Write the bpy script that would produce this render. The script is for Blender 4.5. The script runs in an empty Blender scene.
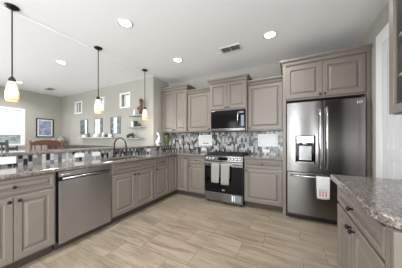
import bpy, bmesh, math, random
from mathutils import Vector, Matrix
random.seed(7)
PI = math.pi
SC = bpy.context.scene
COL = SC.collection

# ------------------------------------------------------------------ camera
YAW = 0.481
cd = bpy.data.cameras.new('camera')
cam = bpy.data.objects.new('camera', cd)
COL.objects.link(cam)
cam.location = (2.194, -3.685, 1.216)
cam.rotation_euler = (PI/2, 0, YAW)
cd.sensor_width = 36.0
cd.lens = 36.0*170.15/402
cd.shift_y = 5.56/402
cd.clip_start = 0.05
SC.camera = cam

# ------------------------------------------------------------------ world, light, exposure
SC.view_settings.view_transform = 'Standard'
SC.view_settings.look = 'None'
SC.view_settings.gamma = 1
SC.view_settings.use_curve_mapping = False
SC.view_settings.exposure = 0.58
SC.cycles.use_denoising = True
SC.cycles.max_bounces = 10
SC.cycles.diffuse_bounces = 6
SC.cycles.sample_clamp_indirect = 6
world = bpy.data.worlds.new('sky')
SC.world = world
world.use_nodes = True
wb = world.node_tree.nodes['Background']
wb.inputs[0].default_value = (0.90, 0.95, 1.0, 1)
wb.inputs[1].default_value = 0.75

def area(name, loc, rot, sx, sy, power, color=(1, 1, 1), shape='RECTANGLE', portal=False, spread=PI):
    d = bpy.data.lights.new(name, 'AREA')
    d.shape = shape; d.size = sx
    if shape == 'RECTANGLE': d.size_y = sy
    d.energy = power; d.color = color; d.spread = spread
    if portal: d.cycles.is_portal = True
    o = bpy.data.objects.new(name, d)
    o.location = loc; o.rotation_euler = rot
    COL.objects.link(o)
    return o
# area lights at unseen openings behind the camera, plus a portal at the left window
area('left_wall_fill', (-4.96, -5.25, 1.2), (0, -PI/2, 0), 2.2, 2.6, 172, (0.90, 0.95, 1.0))  # added fill at an invented left-wall opening, brightens the ceiling
area('near_wall_light', (2.41, -6.93, 1.35), (PI/2, 0, 0), .20, 1.8, 20, (0.90, 0.95, 1.0))
area('near_wall_light', (-0.55, -6.93, 1.35), (PI/2, 0, 0), .9, 1.8, 20, (0.90, 0.95, 1.0))
area('near_wall_light', (1.30, -6.93, 1.35), (PI/2, 0, 0), 1.1, 1.8, 82, (0.90, 0.95, 1.0))  # added fill at an invented opening, brightens the ceiling on the right
area('right_wall_fill', (3.08, -5.3, 1.4), (0, PI/2, 0), 1.6, 1.8, 95, (0.90, 0.95, 1.0))  # added fill at an invented right-wall window, lights the peninsula fronts
area('window_portal', (-5.00, -2.45, 1.55), (0, -PI/2, 0), 1.1, 1.7, 10, portal=True)
CANS = [(0.30, -2.18), (0.305, -1.02), (1.94, -1.04), (-1.77, -2.0), (-4.14, -1.94), (1.94, -2.9), (0.30, -3.6), (-1.77, -3.9)]

# ------------------------------------------------------------------ node helpers
def lin(c):
    return tuple((v/255/12.92 if v/255 <= 0.04045 else ((v/255+0.055)/1.055)**2.4) for v in c)
class NG:
    def __init__(s, name):
        s.m = bpy.data.materials.new(name); s.m.use_nodes = True
        s.t = s.m.node_tree; s.n = s.t.nodes; s.l = s.t.links
        s.b = s.n['Principled BSDF']
    def set(s, sock, v):
        if isinstance(v, bpy.types.NodeSocket): s.l.new(v, sock)
        else:
            try: sock.default_value = v
            except Exception: sock.default_value = tuple(v) + (1,) if len(v) == 3 else v
    def math(s, op, a, b=0.0, c=None):
        n = s.n.new('ShaderNodeMath'); n.operation = op
        s.set(n.inputs[0], a); s.set(n.inputs[1], b)
        if c is not None: s.set(n.inputs[2], c)
        return n.outputs[0]
    def coord(s):
        tc = s.n.new('ShaderNodeTexCoord'); sp = s.n.new('ShaderNodeSeparateXYZ')
        s.l.new(tc.outputs['Object'], sp.inputs[0])
        return tc.outputs['Object'], sp.outputs[0], sp.outputs[1], sp.outputs[2]
    def xyz(s, a, b, c):
        n = s.n.new('ShaderNodeCombineXYZ')
        for i, v in enumerate((a, b, c)): s.set(n.inputs[i], v)
        return n.outputs[0]
    def noise(s, vec, scale=5, detail=3, rough=0.5):
        n = s.n.new('ShaderNodeTexNoise'); s.set(n.inputs['Vector'], vec)
        n.inputs['Scale'].default_value = scale; n.inputs['Detail'].default_value = detail
        n.inputs['Roughness'].default_value = rough
        return n.outputs['Fac']
    def white(s, vec):
        n = s.n.new('ShaderNodeTexWhiteNoise'); n.noise_dimensions = '3D'; s.set(n.inputs['Vector'], vec)
        return n.outputs['Value']
    def voro(s, vec, scale):
        n = s.n.new('ShaderNodeTexVoronoi'); s.set(n.inputs['Vector'], vec); n.inputs['Scale'].default_value = scale
        return n.outputs['Color'], n.outputs['Distance']
    def ramp(s, fac, stops, const=False):
        n = s.n.new('ShaderNodeValToRGB'); s.set(n.inputs[0], fac)
        if const: n.color_ramp.interpolation = 'CONSTANT'
        e = n.color_ramp.elements
        while len(e) < len(stops): e.new(0.5)
        for i, (p, c) in enumerate(stops):
            e[i].position = p; e[i].color = tuple(c) + (1,)
        return n.outputs[0]
    def mix(s, fac, a, b):
        n = s.n.new('ShaderNodeMix'); n.data_type = 'RGBA'
        s.set(n.inputs[0], fac)
        for k, v in ((6, a), (7, b)):
            if isinstance(v, bpy.types.NodeSocket): s.l.new(v, n.inputs[k])
            else: n.inputs[k].default_value = tuple(v) + (1,)
        return n.outputs[2]
    def bump(s, h, strength=0.2, dist=0.002):
        n = s.n.new('ShaderNodeBump'); n.inputs['Strength'].default_value = strength
        n.inputs['Distance'].default_value = dist; s.l.new(h, n.inputs['Height'])
        s.l.new(n.outputs[0], s.b.inputs['Normal'])
    def out(s, color=None, rough=None, metal=None, spec=None, emis=None, emis_s=None, alpha=None, coat=None):
        for k, v in (('Base Color', color), ('Roughness', rough), ('Metallic', metal), ('Specular IOR Level', spec),
                     ('Emission Color', emis), ('Emission Strength', emis_s), ('Alpha', alpha), ('Coat Weight', coat)):
            if v is None: continue
            if isinstance(v, bpy.types.NodeSocket): s.l.new(v, s.b.inputs[k])
            elif isinstance(v, (tuple, list)): s.b.inputs[k].default_value = tuple(v) + (1,)
            else: s.b.inputs[k].default_value = v
        return s.m

def simple(name, rgb, rough=0.5, metal=0.0, var=0.04, scale=12, **kw):
    """plain material with a faint procedural mottling"""
    g = NG(name); v, x, y, z = g.coord()
    c = lin(rgb); n = g.noise(v, scale, 3)
    a = tuple(max(0, k*(1-var)) for k in c); b = tuple(min(1, k*(1+var)) for k in c)
    return g.out(color=g.mix(n, a, b), rough=rough, metal=metal, **kw)

M = {}
M['wall'] = simple('wall_paint', (163, 160, 151), 0.85, var=0.02)
M['ceiling'] = simple('ceiling_paint', (240, 241, 243), 0.9, var=0.01)
M['cab'] = simple('cabinet_paint', (117, 108.5, 99.5), 0.36, var=0.03, scale=6)
M['cab_in'] = simple('cabinet_interior', (78, 68, 60), 0.6)
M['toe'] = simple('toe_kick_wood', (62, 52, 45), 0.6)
M['white'] = simple('white_paint', (234, 234, 231), 0.4, var=0.01)
M['door_white'] = simple('door_paint', (216, 215, 217), 0.45, var=0.01)
M['plastic'] = simple('white_plastic', (208, 208, 206), 0.3, var=0.01)
M['bronze'] = simple('dark_bronze', (52, 46, 42), 0.35, 0.8)
M['black'] = simple('black_enamel', (16, 16, 17), 0.25)
M['blackglass'] = simple('black_glass', (6, 6, 7), 0.10, var=0.0, spec=0.2)
M['darkplastic'] = simple('dark_plastic', (28, 28, 30), 0.4)
M['iron'] = simple('cast_iron', (24, 24, 24), 0.6)
M['greylaq'] = simple('grey_lacquer', (120, 122, 124), 0.4)
M['shelfpale'] = simple('pale_shelf', (186, 183, 176), 0.6)
M['shelfgrey'] = simple('grey_shelf', (142, 142, 142), 0.5)
M['chrome'] = simple('chrome', (215, 215, 218), 0.12, 1.0, var=0)
M['espresso'] = simple('espresso_wood', (64, 50, 46), 0.4, var=0.2, scale=8)
M['slate'] = simple('slate_painted_wood', (58, 61, 68), 0.45, var=0.1)
M['linen'] = simple('linen', (142, 138, 131), 0.9, var=0.06, scale=60)
M['lampshade'] = simple('grey_lamp_shade', (150, 148, 145), 0.8)
M['red'] = simple('red_print', (196, 84, 78), 0.8)
M['grey_print'] = simple('grey_print', (120, 120, 122), 0.8)
M['ink'] = simple('black_print', (40, 40, 42), 0.7)
M['window_reflection'] = simple('pale_blue_reflection', (112, 124, 136), 0.3)  # pale blue colour standing in for a window reflection
M['logo'] = simple('silver_logo', (235, 235, 235), 0.3)
M['brownfig'] = simple('brown_carved_wood', (96, 70, 54), 0.6, var=0.3, scale=30)
M['pink'] = simple('pink_cloth', (196, 160, 170), 0.8)
M['green'] = simple('dark_green', (60, 84, 62), 0.6)
M['glaze'] = simple('white_glaze', (232, 232, 226), 0.25, var=0.02)

def stainless(name, rgb, rough, horiz=True):
    g = NG(name); v, x, y, z = g.coord()
    s = g.xyz(g.math('MULTIPLY', x, 2.0 if horiz else 260), g.math('MULTIPLY', y, 2.0 if horiz else 260), g.math('MULTIPLY', z, 260 if horiz else 2.0))
    n = g.noise(s, 1.0, 2)
    c = lin(rgb)
    r = g.math('MULTIPLY_ADD', n, 0.03, rough-0.015)
    m = g.out(color=g.mix(n, tuple(k*0.98 for k in c), tuple(min(1, k*1.02) for k in c)), rough=r, metal=1.0)
    g.b.inputs['Anisotropic'].default_value = 0.85
    tg = g.n.new('ShaderNodeTangent'); tg.direction_type = 'RADIAL'; tg.axis = 'Z'
    g.l.new(tg.outputs[0], g.b.inputs['Tangent'])
    g.b.inputs['Anisotropic Rotation'].default_value = 0.25
    return m
M['steel'] = stainless('brushed_steel', (150, 150, 150), 0.27)
M['darksteel'] = stainless('dark_brushed_steel', (126, 123, 121), 0.20)
M['dwsteel'] = stainless('dishwasher_steel', (182, 182, 185), 0.26)
M['handle'] = simple('polished_steel', (190, 190, 190), 0.2, 1.0, var=0)

def granite():
    g = NG('granite'); v, x, y, z = g.coord()
    c1, d1 = g.voro(v, 120); c2, d2 = g.voro(v, 230)
    r1 = g.n.new('ShaderNodeSeparateColor'); g.l.new(c1, r1.inputs[0])
    r2 = g.n.new('ShaderNodeSeparateColor'); g.l.new(c2, r2.inputs[0])
    base = g.ramp(r1.outputs[0], [(0, lin((108, 100, 95))), (.28, lin((128, 121, 115))), (.5, lin((94, 84, 79))), (.66, lin((176, 170, 164))), (.78, lin((66, 58, 56))), (.90, lin((26, 24, 25)))], True)
    fine = g.ramp(r2.outputs[1], [(0, lin((126, 115, 108))), (.4, lin((88, 79, 75))), (.62, lin((166, 159, 153))), (.82, lin((36, 32, 33)))], True)
    big = g.noise(v, 9, 3)
    col = g.mix(0.5, base, fine)
    col = g.mix(g.math('MULTIPLY', big, 0.25), col, lin((112, 103, 98)))
    return g.out(color=g.mix(0.08, col, (0.01, 0.01, 0.01)), rough=0.10, spec=0.5)
M['granite'] = granite()

def mosaic():
    g = NG('mosaic_tile'); v, x, y, z = g.coord()
    u = g.math('ADD', x, y)
    W, Hh = 0.043, 0.086
    a = g.math('DIVIDE', u, W); ci = g.math('FLOOR', a)
    par = g.math('FLOORED_MODULO', ci, 2.0)
    b = g.math('ADD', g.math('DIVIDE', z, Hh), g.math('MULTIPLY', par, 0.5)); ri = g.math('FLOOR', b)
    rsel = g.white(g.xyz(ci, ri, 9.3)); rh = g.math('FLOOR', g.math('MULTIPLY', b, 2.0))
    split = g.math('LESS_THAN', rsel, 0.22)
    rnd = g.white(g.xyz(ci, g.math('ADD', g.math('MULTIPLY', rh, split), g.math('MULTIPLY', ri, 1.37)), 3.7))
    chk = g.math('FLOORED_MODULO', ri, 2.0)
    rnd = g.math('MULTIPLY_ADD', rnd, 0.78, g.math('MULTIPLY', chk, 0.22))
    col = g.ramp(rnd, [(0, lin((184, 184, 180))), (.24, lin((140, 139, 137))), (.38, lin((92, 97, 105))), (.48, lin((164, 163, 159))), (.60, lin((26, 27, 30))), (.82, lin((70, 70, 74))), (.92, lin((110, 100, 90)))], True)
    fa = g.math('FRACT', a); fb = g.math('FRACT', b)
    ea = g.math('MINIMUM', fa, g.math('SUBTRACT', 1.0, fa)); eb = g.math('MINIMUM', fb, g.math('SUBTRACT', 1.0, fb))
    ed = g.math('MINIMUM', g.math('MULTIPLY', ea, W), g.math('MULTIPLY', eb, Hh))
    gr = g.math('LESS_THAN', ed, 0.003)
    g.bump(g.math('MULTIPLY', g.math('MINIMUM', ed, 0.003), 300.0), 0.3, 0.001)
    return g.out(color=g.mix(gr, col, lin((108, 106, 103))), rough=g.math('MULTIPLY_ADD', gr, 0.4, 0.24))
M['mosaic'] = mosaic()

def floor_tile():
    g = NG('floor_tile'); v, x, y, z = g.coord()
    RW, L = 0.315, 0.61
    b = g.math('DIVIDE', g.math('ADD', y, 1.03), RW); j = g.math('FLOOR', b)
    p = g.math('FLOORED_MODULO', j, 2.0)
    xo = g.math('SUBTRACT', 1.917, g.math('MULTIPLY', p, 0.217))
    a = g.math('DIVIDE', g.math('SUBTRACT', x, xo), L); i = g.math('FLOOR', a)
    rnd = g.white(g.xyz(i, j, 1.3)); rnd2 = g.white(g.xyz(j, i, 8.1))
    vec = g.xyz(g.math('MULTIPLY_ADD', rnd, 37.0, x), g.math('MULTIPLY', y, 7.0), g.math('MULTIPLY', rnd2, 20.0))
    n1 = g.noise(vec, 1.5, 5, 0.6)
    vec2 = g.xyz(g.math('MULTIPLY_ADD', rnd2, 31.0, x), g.math('MULTIPLY', y, 16.0), g.math('MULTIPLY', rnd, 20.0))
    n2 = g.noise(vec2, 2.2, 5, 0.65)
    col = g.ramp(n1, [(0.28, lin((98, 84, 68))), (0.44, lin((126, 112, 94))), (0.58, lin((146, 133, 115))), (0.76, lin((126, 118, 108)))])
    vein = g.ramp(n2, [(0.34, (1, 1, 1)), (0.41, (0, 0, 0))])
    col = g.mix(g.math('MULTIPLY', vein, 0.7), col, lin((90, 76, 60)))
    col = g.mix(g.math('MULTIPLY', rnd2, 0.25), col, lin((108, 95, 80)))
    col = g.mix(g.math('MULTIPLY', rnd, 0.18), col, lin((160, 148, 132)))
    n3 = g.noise(g.xyz(g.math('MULTIPLY_ADD', rnd, 53.0, g.math('MULTIPLY', x, 3.0)), g.math('MULTIPLY', y, 42.0), rnd2), 1.6, 4, 0.7)
    col = g.mix(g.math('MULTIPLY', g.ramp(n3, [(.42, (0, 0, 0)), (.66, (1, 1, 1))]), 0.30), col, lin((172, 160, 142)))
    fa = g.math('FRACT', a); fb = g.math('FRACT', b)
    ea = g.math('MULTIPLY', g.math('MINIMUM', fa, g.math('SUBTRACT', 1.0, fa)), L)
    eb = g.math('MULTIPLY', g.math('MINIMUM', fb, g.math('SUBTRACT', 1.0, fb)), RW)
    gr = g.math('LESS_THAN', g.math('MINIMUM', ea, eb), 0.0021)
    return g.out(color=g.mix(gr, col, lin((94, 83, 69))), rough=g.math('MULTIPLY_ADD', n2, 0.15, 0.30), spec=0.4)
M['floor'] = floor_tile()

def wood(name, c1, c2, rough=0.35):
    g = NG(name); v, x, y, z = g.coord()
    n = g.noise(g.xyz(g.math('MULTIPLY', x, 12), g.math('MULTIPLY', y, 3), g.math('MULTIPLY', z, 30)), 2.0, 4)
    return g.out(color=g.ramp(n, [(.3, lin(c1)), (.7, lin(c2))]), rough=rough)
M['redwood'] = wood('reddish_wood', (70, 44, 36), (112, 72, 54))

def amber_glass():
    g = NG('amber_art_glass'); v, x, y, z = g.coord()
    n = g.noise(v, 26, 4, 0.7)
    zz = g.math('MULTIPLY_ADD', z, 4.2, 0.0)       # z runs 0 (rim) .. 0.24 (top)
    body = g.ramp(zz, [(0.0, lin((226, 160, 118))), (0.40, lin((240, 226, 190))), (1.0, lin((214, 206, 178)))])
    col = g.mix(g.ramp(n, [(.52, (0, 0, 0)), (.62, (1, 1, 1))]), body, lin((212, 142, 92)))
    return g.out(color=col, rough=0.25, emis=col, emis_s=0.42)
M['amber'] = amber_glass()
def lens():
    g = NG('lamp_lens')
    return g.out(color=(1, 1, 1), rough=0.5, emis=(1.0, 0.97, 0.92), emis_s=6.0)
M['lens'] = lens()
def paneglass(name, tint=(1, 1, 1), refl=0.08):
    g = NG(name)
    tr = g.n.new('ShaderNodeBsdfTransparent'); tr.inputs[0].default_value = tint + (1,)
    gl = g.n.new('ShaderNodeBsdfGlossy'); gl.inputs['Roughness'].default_value = 0.02
    mx = g.n.new('ShaderNodeMixShader'); fr = g.n.new('ShaderNodeFresnel'); fr.inputs[0].default_value = 1.5
    ge = g.n.new('ShaderNodeNewGeometry')
    g.l.new(g.math('MULTIPLY', fr.outputs[0], g.math('SUBTRACT', 1.0, ge.outputs['Backfacing'])), mx.inputs[0]); g.l.new(tr.outputs[0], mx.inputs[1]); g.l.new(gl.outputs[0], mx.inputs[2])
    g.l.new(mx.outputs[0], g.n['Material Output'].inputs[0])
    return g.m
M['glass'] = paneglass('window_glass')
M['cabglass'] = paneglass('cabinet_glass', (0.95, 0.95, 0.93))

def art(name, stops, scale):
    g = NG(name); v, x, y, z = g.coord()
    n = g.noise(v, scale, 5, 0.65)
    return g.out(color=g.ramp(n, stops), rough=0.35)
M['art_blue'] = art('blue_cityscape_print', [(.3, lin((70, 82, 120))), (.48, lin((128, 140, 168))), (.6, lin((170, 176, 190))), (.75, lin((96, 84, 96)))], 9)
M['art_tree'] = art('dark_tree_print', [(.40, lin((36, 44, 44))), (.5, lin((86, 96, 92))), (.62, lin((150, 160, 165)))], 14)
M['art_sky'] = art('pale_sky_print', [(.35, lin((186, 200, 212))), (.6, lin((232, 238, 242)))], 6)
M['vase_green'] = art('mottled_green_glaze', [(.35, lin((44, 48, 28))), (.5, lin((92, 104, 56))), (.6, lin((128, 122, 84))), (.7, lin((60, 68, 38)))], 45)
def outdoor():
    g = NG('desert_scrub'); v, x, y, z = g.coord()
    n = g.noise(v, 0.9, 6, 0.7)
    return g.out(color=g.ramp(n, [(.38, lin((120, 128, 122))), (.5, lin((168, 172, 168))), (.62, lin((196, 196, 190)))]), rough=0.9)
M['scrub'] = outdoor()

# ------------------------------------------------------------------ mesh builder
class MB:
    def __init__(s): s.v = []; s.f = []; s.sm = []
    def add(s, vs, fs, smooth=False):
        b = len(s.v); s.v += [tuple(p) for p in vs]
        for f in fs: s.f.append(tuple(b+i for i in f)); s.sm.append(smooth)
        return s
    def box(s, x0, x1, y0, y1, z0, z1):
        vs = [(x, y, z) for z in (z0, z1) for y in (y0, y1) for x in (x0, x1)]
        return s.add(vs, [(0, 2, 3, 1), (4, 5, 7, 6), (0, 1, 5, 4), (2, 6, 7, 3), (0, 4, 6, 2), (1, 3, 7, 5)])
    def tube(s, pts, r, n=10, caps=True, smooth=True):
        pts = [Vector(p) for p in pts]; rs = r if isinstance(r, (list, tuple)) else [r]*len(pts)
        vs = []; fs = []
        d0 = (pts[1]-pts[0]).normalized()
        up = Vector((0, 0, 1)) if abs(d0.z) < 0.9 else Vector((1, 0, 0))
        a = d0.cross(up).normalized()
        for k, p in enumerate(pts):
            d = (pts[min(k+1, len(pts)-1)]-pts[max(k-1, 0)]).normalized()
            a = (a-d*a.dot(d)).normalized(); b = d.cross(a)
            for i in range(n):
                t = 2*PI*i/n; vs.append(p+(a*math.cos(t)+b*math.sin(t))*rs[k])
        for k in range(len(pts)-1):
            for i in range(n):
                j = (i+1) % n; fs.append((k*n+i, k*n+j, (k+1)*n+j, (k+1)*n+i))
        s.add(vs, fs, smooth)
        if caps:
            s.add(vs[:n], [tuple(range(n))[::-1]]); s.add(vs[-n:], [tuple(range(n))])
        return s
    def lathe(s, prof, cx=0, cy=0, n=24, cap0=True, cap1=True, mat=None):
        """prof = [(radius, z)] revolved about the vertical axis"""
        vs = []; fs = []
        for r, z in prof:
            for i in range(n):
                t = 2*PI*i/n; vs.append((cx+r*math.cos(t), cy+r*math.sin(t), z))
        for k in range(len(prof)-1):
            for i in range(n):
                j = (i+1) % n; fs.append((k*n+i, k*n+j, (k+1)*n+j, (k+1)*n+i))
        if mat is not None: vs = [mat @ Vector(v) for v in vs]
        s.add(vs, fs, True)
        if cap0: s.add(vs[:n], [tuple(range(n))[::-1]])
        if cap1: s.add(vs[-n:], [tuple(range(n))])
        return s
    def prism(s, poly, z0, z1):
        n = len(poly); vs = [(x, y, z0) for x, y in poly]+[(x, y, z1) for x, y in poly]
        fs = [tuple(range(n))[::-1], tuple(range(n, 2*n))]+[(i, (i+1) % n, n+(i+1) % n, n+i) for i in range(n)]
        return s.add(vs, fs)
    def sweep_x(s, prof, x0, x1):
        """prof = [(y, z)] closed outline run along x"""
        n = len(prof); vs = [(x0, y, z) for y, z in prof]+[(x1, y, z) for y, z in prof]
        fs = [tuple(range(n)), tuple(range(n, 2*n))[::-1]]+[(i, n+i, n+(i+1) % n, (i+1) % n) for i in range(n)]
        return s.add(vs, fs)
    def rings(s, rs):
        """nested rectangles (x0, x1, z0, z1, y) from the outer edge inwards, last one filled"""
        vs = []; fs = []
        for x0, x1, z0, z1, y in rs: vs += [(x0, y, z0), (x1, y, z0), (x1, y, z1), (x0, y, z1)]
        for k in range(len(rs)-1):
            for i in range(4):
                j = (i+1) % 4; fs.append((4*k+i, 4*k+j, 4*k+4+j, 4*k+4+i))
        k = 4*(len(rs)-1); fs.append((k, k+1, k+2, k+3))
        return s.add(vs, fs)
    def build(s, name, mat, parent=None, bevel=0, seg=2, fixn=True):
        me = bpy.data.meshes.new(name); me.from_pydata(s.v, [], s.f)
        me.polygons.foreach_set('use_smooth', s.sm)
        if fixn:
            bm = bmesh.new(); bm.from_mesh(me)
            bmesh.ops.remove_doubles(bm, verts=bm.verts, dist=1e-5)
            bmesh.ops.recalc_face_normals(bm, faces=bm.faces)
            bm.to_mesh(me); bm.free()
        me.materials.append(M[mat] if isinstance(mat, str) else mat)
        o = bpy.data.objects.new(name, me); COL.objects.link(o)
        if parent is not None: o.parent = parent
        if bevel:
            b = o.modifiers.new('bevel', 'BEVEL'); b.width = bevel; b.segments = seg; b.limit_method = 'ANGLE'; b.angle_limit = 0.6
        return o
def B(x0, x1, y0, y1, z0, z1): return MB().box(x0, x1, y0, y1, z0, z1)
def empty(name, loc, rz=0.0):
    o = bpy.data.objects.new(name, None); COL.objects.link(o)
    o.empty_display_size = 0.1; o.location = loc; o.rotation_euler = (0, 0, rz)
    return o
def tag(o, label, cat, group=None, kind=None):
    o['label'] = label; o['category'] = cat
    if group: o['group'] = group
    if kind: o['kind'] = kind
    return o
def struct(o): o['kind'] = 'structure'; return o
def copy_tree(o, parent=None):
    c = o.copy(); COL.objects.link(c)
    if parent is not None: c.parent = parent
    for ch in list(o.children): copy_tree(ch, c)
    return c
def arc(c, r, t0, t1, n, plane='xz'):
    out = []
    for i in range(n+1):
        t = t0+(t1-t0)*i/n; a, b = r*math.cos(t), r*math.sin(t)
        out.append((c[0]+a, c[1], c[2]+b) if plane == 'xz' else (c[0]+a, c[1]+b, c[2]))
    return out

# ================================================================== THE SETTING
XL, XR, YB, YN, ZC = -5.03, 3.15, 0.0, -7.0, 2.73
struct(MB().prism([(XL-.15, YN-.15), (XR+.15, YN-.15), (XR+.15, .15), (-.88, .15), (-.88, -.42), (XL-.15, -.42)], -0.10, 0).build('floor', 'floor'))
struct(MB().prism([(XL-.15, YN-.15), (XR+.15, YN-.15), (XR+.15, .15), (-.88, .15), (-.88, -.42), (XL-.15, -.42)], ZC, ZC+.12).build('ceiling', 'ceiling'))
struct(B(-0.70, XR+.15, 0, .15, 0, ZC).build('wall_back', 'wall'))
m = MB().box(XR, XR+.15, -4.5, 0, 0, ZC).box(XR, XR+.15, YN, -6.3, 0, ZC).box(XR, XR+.15, -6.3, -4.5, 0, .55).box(XR, XR+.15, -6.3, -4.5, 2.3, ZC)
struct(m.build('wall_right', 'wall', fixn=False))
w = MB().box(XR+.04, XR+.1, -6.3, -6.25, .55, 2.3).box(XR+.04, XR+.1, -4.55, -4.5, .55, 2.3).box(XR+.04, XR+.1, -6.25, -4.55, .55, .6).box(XR+.04, XR+.1, -6.25, -4.55, 2.25, 2.3)
f = struct(w.build('window_8', 'white'))  # unseen window, added as an opening for the right-hand fill
B(XR+.066, XR+.072, -6.26, -4.54, .59, 2.26).build('window_glass', 'glass', f)
# dining wall with three small high openings
WINS = [(-4.15, -3.73), (-2.99, -2.58), (-1.90, -1.50)]
m = MB(); xs = [XL-.15]
for a, b in WINS: xs += [a, b]
xs.append(-0.70)
for k in range(0, len(xs), 2): m.box(xs[k], xs[k+1], -.60, -.42, 0, ZC)
for a, b in WINS: m.box(a, b, -.60, -.42, 0, 2.06); m.box(a, b, -.60, -.42, 2.46, ZC)
m.box(-0.88, -0.70, -.42, .15, 0, ZC)
struct(m.build('wall_dining', 'wall', fixn=False))
for k, (a, b) in enumerate(WINS):
    w = MB()
    for q in ((a, a+.035, 2.06, 2.46), (b-.035, b, 2.06, 2.46), (a+.035, b-.035, 2.06, 2.095), (a+.035, b-.035, 2.425, 2.46)):
        w.box(q[0], q[1], -.612, -.56, q[2], q[3])
    w.box((a+b)/2-.008, (a+b)/2+.008, -.61, -.59, 2.095, 2.425)
    f = struct(w.build('window_%d' % (k+2), 'white'))
    B(a+.03, b-.03, -.580, -.574, 2.09, 2.43).build('window_glass', 'glass', f)
# left wall with the big window
WY0, WY1, WZ0, WZ1 = -3.30, -1.60, 1.06, 2.10
m = MB().box(XL-.15, XL, WY1, -.60, 0, ZC).box(XL-.15, XL, -3.9, WY0, 0, ZC).box(XL-.15, XL, YN, -6.6, 0, ZC).box(XL-.15, XL, WY0, WY1, 0, WZ0).box(XL-.15, XL, WY0, WY1, WZ1, ZC)
m.box(XL-.15, XL, -6.6, -3.9, 2.3, ZC)
struct(m.build('wall_left', 'wall', fixn=False))
w = MB()
w.box(XL-.06, XL-.01, WY0, WY0+.03, WZ0, WZ1).box(XL-.06, XL-.01, WY1-.03, WY1, WZ0, WZ1)
w.box(XL-.06, XL-.01, WY0+.03, WY1-.03, WZ0, WZ0+.03).box(XL-.06, XL-.01, WY0+.03, WY1-.03, WZ1-.03, WZ1)
w.box(XL, XL+.015, WY0-.05, WY1+.05, WZ0-.05, WZ0).box(XL, XL+.015, WY1, WY1+.05, WZ0, WZ1+.05).box(XL, XL+.015, WY0-.05, WY0, WZ0, WZ1+.05).box(XL, XL+.015, WY0, WY1, WZ1, WZ1+.05)
f = struct(w.build('window_1', 'white'))
B(XL-.038, XL-.032, WY0+.02, WY1-.02, WZ0+.02, WZ1-.02).build('window_glass', 'glass', f)
B(XL-.01, XL+.05, WY0-.03, WY1+.03, WZ0-.0, WZ0+.012).build('window_sill', 'white', f)
# near wall, behind the camera, with openings, the middle one added for fill light
PX = [(-1.0, -0.1), (0.72, 1.88), (2.28, 2.54)]
m = MB(); xs = [XL-.15]
for a, b in PX: xs += [a, b]
xs.append(XR+.15)
for k in range(0, len(xs), 2): m.box(xs[k], xs[k+1], YN-.15, YN, 0, ZC)
for a, b in PX: m.box(a, b, YN-.15, YN, 2.3, ZC).box(a, b, YN-.15, YN, 0, .4)
struct(m.build('wall_near', 'wall', fixn=False))
for k, (a, b) in enumerate(PX):
    w = MB()
    w.box(a, a+.04, YN-.1, YN-.04, .4, 2.3).box(b-.04, b, YN-.1, YN-.04, .4, 2.3).box(a+.04, b-.04, YN-.1, YN-.04, 2.26, 2.3).box(a+.04, b-.04, YN-.1, YN-.04, .4, .44)
    f = struct(w.build('window_%d' % (k+5), 'white'))
    B(a+.03, b-.03, YN-.075, YN-.069, .43, 2.27).build('window_glass', 'glass', f)
w = MB().box(XL-.1, XL-.04, -6.6, -6.54, 0, 2.3).box(XL-.1, XL-.04, -3.96, -3.9, 0, 2.3).box(XL-.1, XL-.04, -5.28, -5.22, 0, 2.3).box(XL-.1, XL-.04, -6.54, -3.96, 2.24, 2.3)
f = struct(w.build('added_door', 'white'))  # unseen glazed door, added as an opening for the left-hand fill
B(XL-.075, XL-.069, -6.55, -3.95, 0, 2.25).build('door_glass', 'glass', f)
# white door with wide casing in the right wall
D0, D1, DZ = -0.843, -1.98, 2.47
m = MB()
m.box(XR-.022, XR, -1.00, D0, 0, DZ).box(XR-.022, XR, D1, D1+.16, 0, DZ).box(XR-.022, XR, D1+.16, -1.00, DZ-.16, DZ)
dr = struct(m.build('door_1', 'white', bevel=.004))
m = MB().box(XR-.010, XR, D1+.16, -1.00, 0.01, DZ-.16)
m.build('door_leaf', 'door_white', dr)
y0, y1 = -1.00, D1+.16
m = MB().box(XR-.018, XR-.010, y0-.11, y0, .01, DZ-.16).box(XR-.018, XR-.010, y1, y1+.11, .01, DZ-.16)
for zz in ((.01, .24), (1.0, 1.12), (2.17, DZ-.16)): m.box(XR-.018, XR-.010, y1+.11, y0-.11, zz[0], zz[1])
m.box(XR-.016, XR-.010, -1.22, -1.19, .24, 1.0).box(XR-.016, XR-.010, -1.22, -1.19, 1.12, 2.17)
m.build('door_panel_moulding', 'door_white', dr, bevel=.002)
MB().tube([(XR-.018, -1.76, .98), (XR-.06, -1.76, .98)], .012).lathe([(0.001, .955), (.022, .962), (.026, .98), (.022, .998), (.001, 1.005)], XR-.075, -1.76, 14).build('door_knob', 'bronze', dr)
# baseboards
bb = MB().box(XL, XL+.015, -3.9, -.60, 0, .1)
struct(bb.build('baseboard_left', 'white'))
struct(B(XL+.015, -0.99, -.615, -.60, 0, .1).build('baseboard_dining', 'white'))
# faint seam where the two ceiling boards meet
struct(B(-0.76, -0.70, YN, -.60, ZC-.012, ZC).build('trim_1', 'ceiling'))
# outdoors seen through the window
struct(B(-90, 90, -60, 90, -0.35, -0.25).build('ground_outside', 'scrub'))
hm = MB(); N = 40
for k in range(N):
    ya, yb = -30+k*2.2, -30+(k+1)*2.2
    ha = 2.1+.15*math.sin(k*.7)+.1*math.sin(k*1.9); hb = 2.1+.15*math.sin((k+1)*.7)+.1*math.sin((k+1)*1.9)
    hm.add([(-40, ya, -.3), (-40, yb, -.3), (-46, yb, hb), (-46, ya, ha), (-60, yb, -.3), (-60, ya, -.3)], [(0, 1, 2, 3), (3, 2, 4, 5)], True)
struct(hm.build('hills_outside', 'scrub'))

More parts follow.
